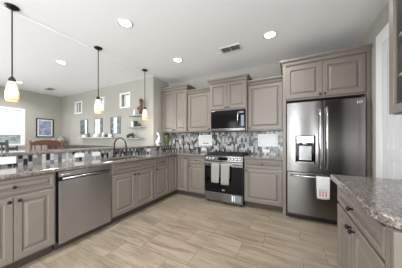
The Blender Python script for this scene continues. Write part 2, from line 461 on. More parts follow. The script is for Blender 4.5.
# knee wall of the peninsula bar and its mosaic
PY0 = -4.06
struct(B(-.70, -.617, PY0, 0, 0, 1.035).build('wall_bar', 'wall'))
struct(B(-.617, -.610, PY0, -.007, .914, 1.035).build('trim_2', 'mosaic'))          # mosaic of the bar wall
struct(B(-.610, 2.10, -.007, 0, .914, 1.385).build('trim_3', 'mosaic'))             # mosaic of the back wall

# ================================================================== CABINETRY
def door_mesh(x0, x1, z0, z1, t=.02, fr=.055):
    """raised panel front: its face at y = 0, back at y = t"""
    def ins(d, y): return (x0+d, x1-d, z0+d, z1-d, y)
    k = fr
    return MB().rings([ins(0, t), ins(0, .004), ins(.004, 0), ins(k-.004, 0), ins(k, .004), ins(k+.003, .014), ins(k+.014, .014), ins(k+.034, .002), ins(k+.038, .001)])
def knob(x, z, parent, y=0.0):
    mt = Matrix.Translation((x, y, z)) @ Matrix.Rotation(PI/2, 4, 'X')
    return MB().lathe([(.006, 0), (.0055, .012), (.012, .018), (.0155, .024), (.014, .030), (.006, .033)], n=12, mat=mt).build('knob', 'bronze', parent)
def front(kind, x0, x1, z0, z1, parent, kn=None, fr=.055):
    o = door_mesh(x0, x1, z0, z1, fr=fr).build(kind, 'cab', parent)
    if kn: knob(kn[0], kn[1], o)
    return o
def carcass(w, d, z0, z1, parent, name='carcass'):
    return B(0, w, .021, d, z0, z1).build(name, 'cab', parent)
def base_cabinet(label, loc, rz, w, drawers=1, doors=1, hinge='r', false_front=False, group='painted base cabinets'):
    t = tag(empty('base_cabinet', loc, rz), label, 'cabinet', group)
    if false_front:
        B(0, w, .021, .60, .105, .60).box(0, w, .021, .085, .60, .875).box(0, .018, .085, .60, .60, .875).box(w-.018, w, .085, .60, .60, .875).build('carcass', 'cab', t)
    else: carcass(w, .60, .105, .875, t)
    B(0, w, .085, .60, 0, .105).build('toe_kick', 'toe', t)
    g = .014
    dw = (w-g*(drawers+1))/drawers
    for k in range(drawers):
        a = g+k*(dw+g)
        front('false_front' if false_front else 'drawer', a, a+dw, .722, .858, t, None if false_front else (a+dw/2, .79), fr=.030)
    if drawers == 0: zt = .858
    else: zt = .70
    bw = (w-2*g-(doors-1)*.004)/doors
    for k in range(doors):
        a = g+k*(bw+.004)
        if doors == 2: kx = a+bw-.03 if k == 0 else a+.03
        else: kx = a+.03 if hinge == 'r' else a+bw-.03
        front('door', a, a+bw, .125, zt, t, (kx, zt-.035))
    return t
R90 = PI/2
# peninsula run: front faces +x, local x runs along world +y
base_cabinet('grey-taupe two-door base cabinet past the left edge, farthest from the sink', (0, -4.04, 0), R90, .61, 1, 2)
base_cabinet('grey-taupe base cabinet with wide drawer at the picture edge left of the dishwasher', (0, -3.425, 0), R90, .630, 1, 2)
base_cabinet('grey-taupe two-door sink base cabinet right of the dishwasher', (0, -2.165, 0), R90, .835, 1, 2, false_front=True)
base_cabinet('narrow grey-taupe base cabinet with one drawer between sink cabinet and corner', (0, -1.325, 0), R90, .42, 1, 1, hinge='r')
# corner cabinet with two leaves at a right angle
t = tag(empty('corner_cabinet', (0, -.61, 0)), 'L-shaped grey-taupe corner base cabinet between peninsula and range wall', 'cabinet', 'painted base cabinets')
MB().prism([(-.60, -.29), (-.021, -.29), (-.021, .021), (.275, .021), (.275, .60), (-.60, .60)], .105, .875).build('carcass', 'cab', t)
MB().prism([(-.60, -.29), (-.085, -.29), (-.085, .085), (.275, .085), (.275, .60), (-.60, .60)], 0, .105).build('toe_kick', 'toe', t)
front('door', .006, .268, .125, .858, t, (.23, .82), fr=.05)
o = door_mesh(.008, .262, .125, .858, fr=.05).build('door', 'cab', t); o.location = (0, -.27, 0); o.rotation_euler = (0, 0, R90)
base_cabinet('grey-taupe base cabinet with drawer directly left of the range', (.280, -.61, 0), 0, .405, 1, 1, hinge='r')
base_cabinet('grey-taupe base cabinet with drawer between range and refrigerator', (1.463, -.61, 0), 0, .632, 1, 1, hinge='r')
# right-hand run: front faces -x, local x runs along world -y
t = base_cabinet('two-door base cabinet with one wide drawer under the right foreground counter', (2.535, -1.935, 0), -R90, .80, 1, 2)
B(.801, .836, .0, .60, .0, .875).build('corner_post', 'cab', t)
B(.800, .852, .02, .60, .0, .870).build('gap_backing', 'toe', t)
B(.845, .862, .0, .61, 0, .875).build('end_panel', 'cab', t)

# wall cabinets
def crown(w, d, z, parent, left=True, right=True, h=.075, out=.055):
    """crown moulding round front and ends, cabinet front at y = 0"""
    prof = [(0, 0), (.006, .012), (.012, .028), (.030, .048), (.045, .056), (.048, h), (0, h)]
    prof = [(p*out/.048, q) for p, q in prof]
    m = MB(); n = len(prof)
    L = 1 if left else 0; Rr = 1 if right else 0
    vs = []
    secs = []
    if left: secs.append(lambda p, q: (-p, d, z+q))
    secs.append(lambda p, q: (-p*L, -p, z+q))
    secs.append(lambda p, q: (w+p*Rr, -p, z+q))
    if right: secs.append(lambda p, q: (w+p, d, z+q))
    for s in secs: vs += [s(p, q) for p, q in prof]
    fs = []
    for k in range(len(secs)-1):
        for i in range(n):
            j = (i+1) % n; fs.append((k*n+i, k*n+j, (k+1)*n+j, (k+1)*n+i))
    fs += [tuple(range(n)), tuple(range((len(secs)-1)*n, len(secs)*n))]
    m.add(vs, fs)
    m.box(0, w, 0.0, d, z+.0, z+.02)
    return m.build('crown_moulding', 'cab', parent)
def wall_cabinet(label, x0, x1, yf, z0, z1, doors, hinge='r', left=True, right=True, depth=None, hc=.075):
    w = x1-x0; d = -yf-.002
    t = tag(empty('wall_cabinet', (x0, yf, z0), 0), label, 'cabinet', 'painted wall cabinets')
    H = z1-z0
    B(0, w, .021, d, 0, H).build('carcass', 'cab', t)
    g = .012; bw = (w-2*g-(doors-1)*.004)/doors
    for k in range(doors):
        a = g+k*(bw+.004)
        if doors == 2: kx = a+bw-.028 if k == 0 else a+.028
        else: kx = a+.028 if hinge == 'r' else a+bw-.028
        front('door', a, a+bw, .022, H-.018, t, (kx, .055), fr=.058)
    crown(w, d, H, t, left, right, h=hc)
    return t
wall_cabinet('tall two-door wall cabinet in the corner above the bar ledge', -.640, .088, -.36, 1.39, 2.40, 2, left=False, hc=.08)
wall_cabinet('single-door wall cabinet left of the microwave', .092, .685, -.33, 1.39, 2.265, 1, hinge='l', left=False, right=False)
wall_cabinet('single-door wall cabinet right of the microwave', 1.470, 2.090, -.33, 1.385, 2.265, 1, hinge='r', left=False, right=False)
t = tag(empty('wall_cabinet', (.690, -.42, 1.385), 0), 'two-door wall cabinet above the microwave, with side cheeks around it', 'cabinet', 'painted wall cabinets')
B(.0, .775, .021, .418, .425, .995).build('carcass', 'cab', t)
B(0, .022, .04, .418, 0, .425).build('side_cheek', 'cab', t); B(.753, .775, .04, .418, 0, .425).build('side_cheek', 'cab', t)
for k in range(2):
    a = .014+k*.3755
    front('door', a, a+.3715, .45, .975, t, (a+.3435 if k == 0 else a+.028, .48), fr=.055)
crown(.775, .418, .99, t, h=.078, out=.045)
# refrigerator surround: side panels and the cabinet above
t = tag(empty('refrigerator_surround', (2.095, -.66, 0), 0), 'taupe two-door cabinet over the refrigerator with full-height side panels', 'cabinet', 'painted wall cabinets')
B(0, .045, .0, .655, 0, 2.39).build('side_panel', 'cab', t)
B(1.005, 1.045, .0, .655, 0, 2.39).build('side_panel', 'cab', t)
B(.045, 1.005, .021, .655, 1.83, 2.39).build('carcass', 'cab', t)
for k in range(2):
    a = .045+k*.478
    front('door', a, a+.474, 1.855, 2.355, t, (a+.446 if k == 0 else a+.028, 1.885), fr=.062)
crown(1.045, .655, 2.385, t, right=False, h=.08, out=.045)

# glass-fronted wall cabinet over the right foreground counter
t = tag(empty('glass_cabinet', (2.765, -2.135, 1.375), -R90), 'glass-fronted wall cabinet hanging over the right foreground counter', 'cabinet')
W, H, D = .80, 1.17, .383
m = MB().box(0, .018, .021, D, 0, H).box(W-.018, W, .021, D, 0, H).box(.018, W-.018, .021, D, 0, .02).box(.018, W-.018, .021, D, H-.02, H)
m.build('carcass', 'cab', t)
MB().box(.018, W-.018, D-.008, D, .02, H-.02).box(.018, .021, .03, D-.008, .02, H-.02).box(W-.021, W-.018, .03, D-.008, .02, H-.02).build('lining', 'cab_in', t)
for zz in (.24, .49, .82): B(.021, W-.021, .035, D-.008, zz, zz+.012).build('shelf', 'glaze', t)
for k in range(2):
    a = .003+k*.399; b = a+.395; f = .052
    m = MB()
    for x0, x1, z0, z1 in ((a, a+f, .004, H-.004), (b-f, b, .004, H-.004), (a+f, b-f, .004, .004+f), (a+f, b-f, H-.004-f, H-.004)):
        m.box(x0, x1, 0, .02, z0, z1)
    dd = m.build('door', 'cab', t, bevel=.003)
    B(a+f-.004, b-f+.004, .010, .013, f, H-f).build('glass_pane', 'cabglass', dd)
    knob(b-.026 if k == 0 else a+.026, .07, dd)

# ================================================================== COUNTERTOPS
def slab_cells(xs, ys, keep, z0, z1):
    m = MB()
    def k(i, j): return 0 <= i < len(xs)-1 and 0 <= j < len(ys)-1 and keep(i, j)
    for i in range(len(xs)-1):
        for j in range(len(ys)-1):
            if not k(i, j): continue
            x0, x1, y0, y1 = xs[i], xs[i+1], ys[j], ys[j+1]
            m.add([(x0, y0, z1), (x1, y0, z1), (x1, y1, z1), (x0, y1, z1)], [(0, 1, 2, 3)])
            m.add([(x0, y0, z0), (x1, y0, z0), (x1, y1, z0), (x0, y1, z0)], [(3, 2, 1, 0)])
            if not k(i-1, j): m.add([(x0, y0, z0), (x0, y0, z1), (x0, y1, z1), (x0, y1, z0)], [(0, 1, 2, 3)])
            if not k(i+1, j): m.add([(x1, y0, z0), (x1, y1, z0), (x1, y1, z1), (x1, y0, z1)], [(0, 1, 2, 3)])
            if not k(i, j-1): m.add([(x0, y0, z0), (x1, y0, z0), (x1, y0, z1), (x0, y0, z1)], [(0, 1, 2, 3)])
            if not k(i, j+1): m.add([(x0, y1, z0), (x0, y1, z1), (x1, y1, z1), (x1, y1, z0)], [(0, 1, 2, 3)])
    return m
CZ0, CZ1 = .876, .914
SX0, SX1, SY0, SY1 = -.46, -.10, -2.12, -1.40
m = slab_cells([-.609, SX0, SX1, .025, .694], [-4.06, SY0, SY1, -.635, -.008],
               lambda i, j: not (i == 1 and j == 1) and not (i == 3 and j < 3), CZ0, CZ1)
tag(m.build('countertop', 'granite', bevel=.008, seg=3), 'L-shaped speckled granite countertop running along the bar, holding the sink', 'countertop')
tag(B(1.460, 2.094, -.635, -.008, CZ0, CZ1).build('countertop', 'granite', bevel=.008, seg=3), 'short speckled granite countertop between range and refrigerator', 'countertop')
# right foreground counter with a rounded near corner
pts = [(3.146, -1.885), (2.500, -1.885), (2.500, -2.67)]
for k in range(1, 9):
    a = PI+k*(PI/2)/8; pts.append((2.500+.14+.14*math.cos(a), -2.67+.14*math.sin(a)))
pts.append((3.146, -2.81))
tag(MB().prism(pts, .877, .922).build('countertop', 'granite', bevel=.010, seg=3), 'speckled granite countertop in the right foreground with rounded corner', 'countertop')
# raised bar ledge
pts = [(-.585, -.008), (-.698, -.008), (-.698, -.602), (-.98, -.602), (-.98, -4.06), (-.585, -4.06)]
tag(MB().prism(pts, 1.036, 1.070).build('bar_ledge', 'granite', bevel=.007, seg=3), 'raised granite bar ledge on top of the mosaic half wall', 'ledge')

# ================================================================== APPLIANCES
def lettering(size, parent, loc, mat, name='logo'):
    """the two letters L and G as flat raised strokes, standing in the local x-z plane"""
    h = size; m = MB(); w = h*.14
    x, y, z = loc
    m.box(x-h*.62, x-h*.62+w, y-.001, y, z, z+h).box(x-h*.62+w, x-h*.12, y-.001, y, z, z+w)
    pts = []
    for k in range(15):
        a = math.radians(48+k*312/14); pts.append((math.cos(a), math.sin(a)))
    cx, cz, R0, R1 = x+h*.45, z+h*.5, h*.5, h*.5-w
    for (c0, s0), (c1, s1) in zip(pts[:-1], pts[1:]):
        m.add([(cx+R0*c0, y-.001, cz+R0*s0), (cx+R0*c1, y-.001, cz+R0*s1), (cx+R1*c1, y-.001, cz+R1*s1), (cx+R1*c0, y-.001, cz+R1*s0)], [(0, 1, 2, 3)])
    m.box(cx+h*.02, cx+R0, y-.001, y, cz-w/2, cz+w/2)
    return m.build(name, mat, parent, fixn=False)
# dishwasher (front faces +x)
t = tag(empty('dishwasher', (0, -2.785, 0), R90), 'stainless steel dishwasher with pocket bar handle under the bar counter', 'dishwasher')
B(.004, .606, .03, .60, .105, .872).build('tub', 'darkplastic', t)
B(.004, .606, .085, .55, .0, .095).build('toe_panel', 'toe', t)
d = B(.006, .604, -.012, .03, .092, .770).build('door', 'dwsteel', t, bevel=.006)
B(.006, .604, .010, .03, .770, .812).build('handle_recess', 'black', t)
h = MB().tube([(.03, -.030, .795), (.58, -.030, .795)], .011, 12).box(.03, .05, -.03, .012, .786, .804).box(.56, .58, -.03, .012, .786, .804)
h.build('handle', 'handle', t)
cp = B(.006, .604, -.010, .03, .812, .868).build('control_panel', 'dwsteel', t, bevel=.004)
B(.03, .05, -.0115, -.010, .832, .842).build('indicator', 'logo', cp)
B(.06, .11, -.0115, -.010, .835, .840).build('indicator', 'logo', cp)

# range
t = tag(empty('kitchen_range', (.698, -.655, 0), 0), 'stainless slide-in gas range with black oven door and two towels', 'range')
W = .758
B(.002, W-.002, .03, .645, .03, .895).build('body', 'darkplastic', t)
for x in (.05, W-.05):
    for y in (.07, .60): MB().lathe([(.018, 0), (.018, .03)], x, y, 12).build('leg', 'black', t)
B(-.002, W+.002, .0, .648, .896, .922).build('cooktop', 'black', t, bevel=.004)
for gx in (.03, .275, .515):
    gw = .215; m = MB()
    for yy in (.08, .57): m.box(gx, gx+gw, yy, yy+.014, .932, .950)
    for xx in (gx, gx+gw/2-.007, gx+gw-.014): m.box(xx, xx+.014, .08, .584, .932, .950)
    for yy in (.20, .325, .45): m.box(gx, gx+gw, yy, yy+.012, .934, .950)
    for xx in (gx, gx+gw-.014):
        for yy in (.08, .57): m.box(xx, xx+.014, yy, yy+.014, .922, .932)
    m.build('grate', 'iron', t)
for bx, by in ((.135, .20), (.135, .45), (.38, .325), (.62, .20), (.62, .45)):
    MB().lathe([(.045, .922), (.045, .928), (.030, .930), (.030, .938), (.001, .938)], bx, by, 20, cap1=False).build('burner', 'iron', t)
cp = MB().sweep_x([(.03, .80), (-.010, .805), (.0, .905), (.03, .915)], .0, W).build('control_panel', 'darksteel', t, bevel=.003)
B(.29, .47, -.014, .0, .825, .885).build('display', 'blackglass', cp)
for kx in (.055, .125, .195, .255, .505, .575, .645, .710):
    if kx == .255: continue
    mt = Matrix.Translation((kx, -.006, .855)) @ Matrix.Rotation(PI/2, 4, 'X')
    MB().lathe([(.027, 0), (.027, .006), (.020, .010), (.019, .034), (.004, .036)], n=18, mat=mt).box(kx-.004, kx+.004, -.046, -.03, .838, .872).build('knob', 'chrome', cp)
od = B(.004, W-.004, -.004, .03, .215, .790).build('oven_door', 'steel', t, bevel=.004)
B(.004, W-.004, -.0075, -.003, .215, .715).build('glass_front', 'blackglass', od, bevel=.001)
B(.13, W-.13, -.0082, -.0075, .34, .63).build('oven_window', 'blackglass', od)
MB().tube([(.03, -.055, .752), (W-.03, -.055, .752)], .013, 12).tube([(.06, -.055, .752), (.06, -.002, .752)], .010, 8).tube([(W-.06, -.055, .752), (W-.06, -.002, .752)], .010, 8).build('handle', 'handle', od)
lettering(.026, od, (W/2+.01, -.0078, .255), 'logo')
dw = B(.004, W-.004, -.004, .03, .045, .205).build('storage_drawer', 'darksteel', t, bevel=.004)
lb = B(.545, .725, -.0055, -.0038, .075, .190).build('reflection_sheet', 'window_reflection', dw)  # flat sheet painted as a window reflection on the drawer
for a, b, mt in ((.555, .580, 'white'), (.600, .612, 'white'), (.630, .690, 'greylaq')): B(a, b, -.0062, -.0055, .082, .182).build('print', mt, lb)  # vertical bands of the painted reflection

def towel(name, label, x0, x1, yc, zc, r, front_l, back_l, mat, group=None, wav=.004):
    """strip draped over a bar at (yc, zc)"""
    n = 12; prof = [(yc+r, zc-back_l)]
    prof += [(yc+r, zc-back_l*.5), (yc+r, zc)]
    for k in range(1, 7): a = k*PI/6; prof.append((yc+r*math.cos(a), zc+r*math.sin(a)))
    for k in range(1, 9): prof.append((yc-r, zc-front_l*k/8))
    vs = []; fs = []
    for y, z in prof:
        for i in range(n+1):
            s = i/n; f = max(0, (zc-z))/max(front_l, .01)
            vs.append((x0+(x1-x0)*(s*(1-.06*f)+.03*f), y+wav*math.sin(s*9+f*2)*f*(1 if y > yc else -1)-(wav*f if y < yc else 0), z-.006*math.sin(s*4)*f))
    for k in range(len(prof)-1):
        for i in range(n): fs.append((k*(n+1)+i, k*(n+1)+i+1, (k+1)*(n+1)+i+1, (k+1)*(n+1)+i))
    o = MB().add(vs, fs, True).build(name, mat, fixn=True)
    sm = o.modifiers.new('solid', 'SOLIDIFY'); sm.thickness = .003; sm.offset = 0
    tag(o, label, 'towel', group)
    return o
HY = -.655-.055
towel('dish_towel', 'beige kitchen towel on the oven handle, the left one of the pair', .870, 1.030, HY, .752, .019, .345, .25, 'linen', 'towels over the oven handle')
towel('dish_towel', 'beige kitchen towel on the oven handle, the right one nearer the knobs', 1.062, 1.225, HY, .752, .019, .365, .25, 'linen', 'towels over the oven handle')

# microwave
t = tag(empty('microwave', (.716, -.41, 1.392), 0), 'black over-range microwave with steel lower strip and tall handle', 'microwave')
W = .725
B(0, W, .03, .405, 0, .412).build('body', 'darkplastic', t)
d = B(.004, .555, 0, .03, .055, .408).build('door', 'blackglass', t, bevel=.004)
B(.05, .50, -.0012, 0.0, .10, .37).build('window_mesh', 'blackglass', d)
B(.560, W-.004, 0, .03, .055, .408).build('control_panel', 'blackglass', t, bevel=.004)
B(.600, .690, -.0012, 0, .34, .375).build('display', 'window_reflection', t)  # bluish colour paints a window reflection into the display
MB().tube([(.585, -.035, .10), (.585, -.035, .37)], .012, 10).tube([(.585, -.035, .12), (.585, 0, .12)], .009, 8).tube([(.585, -.035, .35), (.585, 0, .35)], .009, 8).build('handle', 'handle', t)
B(.002, W-.002, -.006, .03, .0, .052).build('lower_vent_strip', 'darksteel', t, bevel=.003)
B(.64, .70, -.0012, 0, .09, .30).build('reflection_patch', 'window_reflection', t)  # pale patch painted in for a window reflection on the control panel

# refrigerator
t = tag(empty('refrigerator', (2.150, -.72, 0), 0), 'stainless french-door refrigerator with dispenser, in the taupe surround', 'refrigerator')
W = .935
B(.010, W-.010, .06, .70, .03, 1.785).build('case', 'darkplastic', t)
for x in (.06, W-.06):
    for y in (.12, .62): MB().lathe([(.02, 0), (.02, .03)], x, y, 12).build('foot', 'black', t)
B(.012, W-.012, .03, .06, .03, .075).build('kick_grille', 'black', t)
SPL = .468
DZ0, DZ1 = .732, 1.775
# left door with dispenser recess
xs = [.006, .120, .375, SPL-.004]; zs = [DZ0, .865, 1.275, DZ1]
m = MB()
for i in range(3):
    for j in range(3):
        if i == 1 and j == 1: continue
        m.add([(xs[i], 0, zs[j]), (xs[i+1], 0, zs[j]), (xs[i+1], 0, zs[j+1]), (xs[i], 0, zs[j+1])], [(0, 1, 2, 3)])
        m.add([(xs[i], .058, zs[j]), (xs[i+1], .058, zs[j]), (xs[i+1], .058, zs[j+1]), (xs[i], .058, zs[j+1])], [(3, 2, 1, 0)])
a, b, c, d2 = xs[0], xs[3], zs[0], zs[3]
m.add([(a, 0, c), (a, .058, c), (a, .058, d2), (a, 0, d2)], [(0, 1, 2, 3)]).add([(b, 0, c), (b, .058, c), (b, .058, d2), (b, 0, d2)], [(0, 1, 2, 3)])
m.add([(a, 0, c), (b, 0, c), (b, .058, c), (a, .058, c)], [(0, 1, 2, 3)]).add([(a, 0, d2), (b, 0, d2), (b, .058, d2), (a, .058, d2)], [(0, 1, 2, 3)])
ld = m.build('door', 'darksteel', t)
m = MB(); q0, q1, z0, z1 = xs[1], xs[2], zs[1], zs[2]
m.add([(q0, 0, z0), (q1, 0, z0), (q1, 0, z1), (q0, 0, z1), (q0+.012, .055, z0+.01), (q1-.012, .055, z0+.01), (q1-.012, .055, z1-.01), (q0+.012, .055, z1-.01)],
      [(0, 1, 5, 4), (1, 2, 6, 5), (2, 3, 7, 6), (3, 0, 4, 7), (4, 5, 6, 7)])
dp = m.build('dispenser', 'blackglass', ld)
B(q0+.020, q1-.020, -.003, .05, 1.165, 1.265).build('dispenser_panel', 'chrome', dp, bevel=.003)
B(q0+.045, q1-.045, .012, .05, .905, 1.125).build('dispenser_paddle', 'steel', dp, bevel=.006)
MB().lathe([(.05, 1.165), (.045, 1.14), (.02, 1.12)], (q0+q1)/2, .022, 20).build('nozzle', 'chrome', dp)
B(q0+.015, q1-.015, -.008, .05, .867, .885).build('drip_tray', 'steel', dp)
rd = B(SPL+.004, W-.006, 0, .058, DZ0, DZ1).build('door', 'darksteel', t, bevel=.008, seg=3)
lettering(.036, rd, (W-.075, -.0005, DZ1-.075), 'logo')
fz = B(.006, W-.006, 0, .058, .085, .722).build('freezer_drawer', 'darksteel', t, bevel=.008, seg=3)
for hx, dd in ((SPL-.040, ld), (SPL+.040, rd)):
    m = MB().tube([(hx, -.045, .80), (hx, -.050, 1.1), (hx, -.050, 1.4), (hx, -.045, 1.67)], .013, 12)
    for zz in (.83, 1.64): m.tube([(hx, -.045, zz), (hx, 0, zz)], .010, 8)
    m.build('handle', 'handle', dd)
m = MB().tube([(.05, -.045, .675), (.30, -.052, .675), (.63, -.052, .675), (W-.05, -.045, .675)], .013, 12)
for xx in (.08, W-.08): m.tube([(xx, -.045, .675), (xx, 0, .675)], .010, 8)
m.build('handle', 'handle', fz)
o = towel('dish_towel', 'white tea towel with grey words and red figures on the freezer handle', 2.530, 2.685, -.72-.0515, .675, .018, .29, .18, 'plastic', wav=.002)
for k in range(3):
    m = MB(); 
    for q in range(4): m.box(2.556+q*.026, 2.556+q*.026+.019-.003*(k % 2), -.7965, -.7945, .512-k*.014, .517-k*.014)
    m.build('print', 'grey_print', o)
for x in (2.570, 2.604, 2.640):
    MB().add([(x-.012, -.797, .425), (x+.012, -.797, .425), (x+.005, -.797, .455), (x+.009, -.797, .475), (x, -.797, .488), (x-.009, -.797, .475), (x-.005, -.797, .455)], [tuple(range(7))]).build('print', 'red', o)

# ================================================================== SINK AND FAUCET
t = tag(empty('sink', (-.28, -1.76, .65), 0), 'stainless undermount sink set into the bar counter below the faucet', 'sink')
m = MB(); ax, bx, ay, by = SX0+.28+.004, SX1+.28-.004, SY0+1.76+.004, SY1+1.76-.004
m.box(ax-.03, bx+.03, ay-.03, ay, .215, .225).box(ax-.03, bx+.03, by, by+.03, .215, .225).box(ax-.03, ax, ay, by, .215, .225).box(bx, bx+.03, ay, by, .215, .225)
m.add([(ax, ay, .225), (bx, ay, .225), (bx, by, .225), (ax, by, .225), (ax+.02, ay+.02, 0.01), (bx-.02, ay+.02, 0.01), (bx-.02, by-.02, 0.01), (ax+.02, by-.02, 0.01)],
      [(0, 1, 5, 4), (1, 2, 6, 5), (2, 3, 7, 6), (3, 0, 4, 7), (4, 5, 6, 7)])
m.build('basin', 'steel', t, fixn=False)
MB().lathe([(.045, .012), (.045, .016), (.02, .014)], 0, 0, 18).build('drain', 'chrome', t)
t = tag(empty('faucet', (-.545, -1.735, .914), 0), 'dark bronze gooseneck kitchen faucet at the bar wall', 'faucet')
MB().lathe([(.030, 0), (.030, .008), (.022, .016), (.020, .10), (.016, .115)], n=18).build('base', 'bronze', t)
pts = [(0, 0, .10), (0, 0, .18)]+[(.15-.15*math.cos(a), 0, .205+.125*math.sin(a)) for a in [k*PI/12 for k in range(0, 12)]]+[(.305, 0, .19)]
MB().tube(pts, .0115, 12).build('spout', 'bronze', t)
MB().tube([(.304, 0, .21), (.309, 0, .145), (.311, 0, .12)], [.016, .019, .014], 12).build('spray_head', 'bronze', t)
MB().tube([(0, .015, .07), (0, .045, .08), (0.01, .06, .135)], [.010, .008, .006], 8).build('lever', 'bronze', t)
t = tag(empty('soap_dispenser', (-.545, -1.60, .914), 0), 'small bronze soap dispenser beside the gooseneck faucet', 'soap dispenser')
MB().lathe([(.020, 0), (.018, .01), (.009, .02), (.009, .075), (.014, .085), (.004, .095)], n=14).build('pump', 'bronze', t)
MB().tube([(0, 0, .085), (.05, 0, .088), (.065, 0, .075)], .005, 8).build('nozzle', 'bronze', t)

# ================================================================== LAMPS
for k, (x, y) in enumerate(CANS):
    lab = ['recessed ceiling light above the peninsula aisle, the largest and nearest in view', 'recessed ceiling light in front of the corner wall cabinet',
           'recessed ceiling light before the refrigerator, right of the ceiling vent', 'recessed ceiling light over the dining side, between the first and second pendants',
           'recessed ceiling light far left by the window, behind the nearest pendant', 'recessed ceiling light over the right counter, outside the frame',
           'recessed ceiling light above the near end of the bar, outside the frame', 'recessed ceiling light over the bar stools, outside the frame'][k]
    t = tag(empty('recessed_light', (x, y, ZC), 0), lab, 'ceiling light', 'recessed ceiling lights')
    MB().lathe([(.095, 0), (.095, -.004), (.078, -.007), (.070, -.002), (.070, 0)], n=28, cap0=False, cap1=False).build('trim_ring', 'plastic', t)
    MB().lathe([(.001, -.0035), (.070, -.0035)], n=28, cap0=False, cap1=False).build('lens', 'lens', t)
    area('can_light', (x, y, ZC-.012), (0, 0, 0), .13, .13, (11, 7, 8, 3, 16, 4, 9, 6)[k], (.97, .975, 1.0), 'DISK', spread=2.6)
PEND = [(-.612, -2.962, 'amber glass pendant lamp nearest the left edge of the ceiling'), (-.612, -1.978, 'amber glass pendant lamp in the middle of the row over the bar'), (-.605, -.965, 'amber glass pendant lamp farthest back, beside the wall shelves')]
for k, (x, y, lab) in enumerate(PEND):
    if k == 0:
        t = empty('pendant_lamp', (x, y, 1.655), 0); P0 = t
        MB().lathe([(.012, 1.05), (.045, 1.055), (.062, 1.066), (.062, 1.075)], n=24).build('canopy', 'bronze', t)
        MB().tube([(0, 0, .27), (0, 0, 1.055)], .0065, 8).build('rod', 'bronze', t)
        MB().lathe([(.030, .222), (.034, .235), (.026, .255), (.012, .275)], n=18).build('socket_cap', 'bronze', t)
        pr = [(.047, 0), (.053, .015), (.058, .05), (.057, .085), (.051, .13), (.042, .175), (.032, .208), (.026, .228)]
        o = MB().lathe(pr+[(r-.004, z) for r, z in reversed(pr)], n=28, cap0=False, cap1=False).build('glass_shade', 'amber', t)
        MB().lathe([(.001, .085), (.018, .092), (.028, .115), (.022, .14), (.012, .17), (.012, .225)], n=14).build('bulb', 'lens', t)
    else:
        t = copy_tree(P0); t.location = (x, y, 1.655)
    tag(t, lab, 'pendant lamp', 'pendant lamps over the bar')
    pl = bpy.data.lights.new('pendant_bulb', 'POINT'); pl.energy = (1.2, 1.2, 3.0)[k]; pl.color = (1, .86, .66); pl.shadow_soft_size = .05
    po = bpy.data.objects.new('pendant_bulb', pl); po.location = (x, y, 1.60); COL.objects.link(po)
# ceiling vents
for x, y, lab, s in ((1.323, -.94, 'white slatted ceiling vent above the range, between two ceiling lights', 1.0), (-4.17, -1.26, 'white slatted ceiling vent near the dining room corner', 1.0)):
    t = tag(empty('ceiling_vent', (x, y, ZC), 0), lab, 'air vent', 'ceiling vents')
    m = MB(); a, b = .17, .10
    m.box(-a, a, -b, -b+.022, -.010, 0).box(-a, a, b-.022, b, -.010, 0).box(-a, -a+.022, -b+.022, b-.022, -.010, 0).box(a-.022, a, -b+.022, b-.022, -.010, 0)
    m.box(-.006, .006, -b+.022, b-.022, -.009, 0)
    m.build('frame', 'plastic', t)
    B(-a+.02, a-.02, -b+.02, b-.02, -.0012, -.0002).build('backing', 'greylaq', t)
    m = MB()
    for q in range(6):
        yy = -b+.032+q*.0245
        m.add([(-a+.02, yy, -.009), (a-.02, yy, -.009), (a-.02, yy+.012, -.002), (-a+.02, yy+.012, -.002)], [(0, 1, 2, 3)])
    m.build('louvres', 'plastic', t)

# ================================================================== WALL PLATES AND SIGNS
def outlet(label, loc, rz, w=.115, h=.070, n=1, parts=True, group='white outlet plates'):
    t = tag(empty('outlet', loc, rz), label, 'outlet', group)
    B(-w/2, w/2, -.006, 0, -h/2, h/2).build('cover_plate', 'plastic', t, bevel=.002)
    for k in range(n):
        cx = 0 if n == 1 else -w/2+w*(k+.5)/n
        if w > h: B(cx-.034, cx+.034, -.009, -.006, -.016, .016).build('receptacle', 'plastic', t, bevel=.001)
        else: B(cx-.016, cx+.016, -.009, -.006, -.034, .034).build('receptacle', 'plastic', t, bevel=.001)
    return t
outlet('wide white plate on the mosaic at the near end of the bar wall', (-.610, -3.03, .985), R90, w=.20, h=.085, n=2)
outlet('white outlet plate on the bar mosaic, left one of the pair before the faucet', (-.610, -2.262, .982), R90, w=.135, h=.066)
outlet('white outlet plate on the bar mosaic, directly left of the faucet', (-.610, -2.012, .982), R90, w=.135, h=.066)
outlet('small white outlet plate on the bar mosaic, right of the sink', (-.610, -.846, .985), R90, w=.11, h=.07)
outlet('upright white switch plate on the back mosaic, next to the green vase', (-.545, -.007, 1.165), 0, w=.07, h=.115)
outlet('upright white switch plate on the back mosaic, second from the green vase', (-.33, -.007, 1.165), 0, w=.07, h=.115)
outlet('white outlet plate low on the back mosaic left of the range', (.345, -.007, .985), 0, w=.115, h=.07)
outlet('white outlet plate below the white panel between range and refrigerator', (1.770, -.007, .985), 0, w=.135, h=.07)
for x0, x1, lab, mark in ((.225, .570, 'white rectangular panel with dark lettering on the mosaic left of the range', True), (1.610, 1.990, 'blank white rectangular panel on the mosaic right of the range', False)):
    t = tag(empty('wall_sign', ((x0+x1)/2, -.007, 1.20), 0), lab, 'sign', 'white panels on the back mosaic')
    hw = (x1-x0)/2
    B(-hw, hw, -.018, 0, -.125, .125).build('frame', 'white', t, bevel=.003)
    B(-hw+.012, hw-.012, -.0195, -.018, -.113, .113).build('face', 'plastic', t)
    if mark:
        m = MB()
        for q in range(6): m.box(-.05+q*.024, -.05+q*.024+.017, -.0205, -.0195, -.088+.004*(q % 2), -.058-.005*(q % 3))
        m.build('print', 'ink', t)

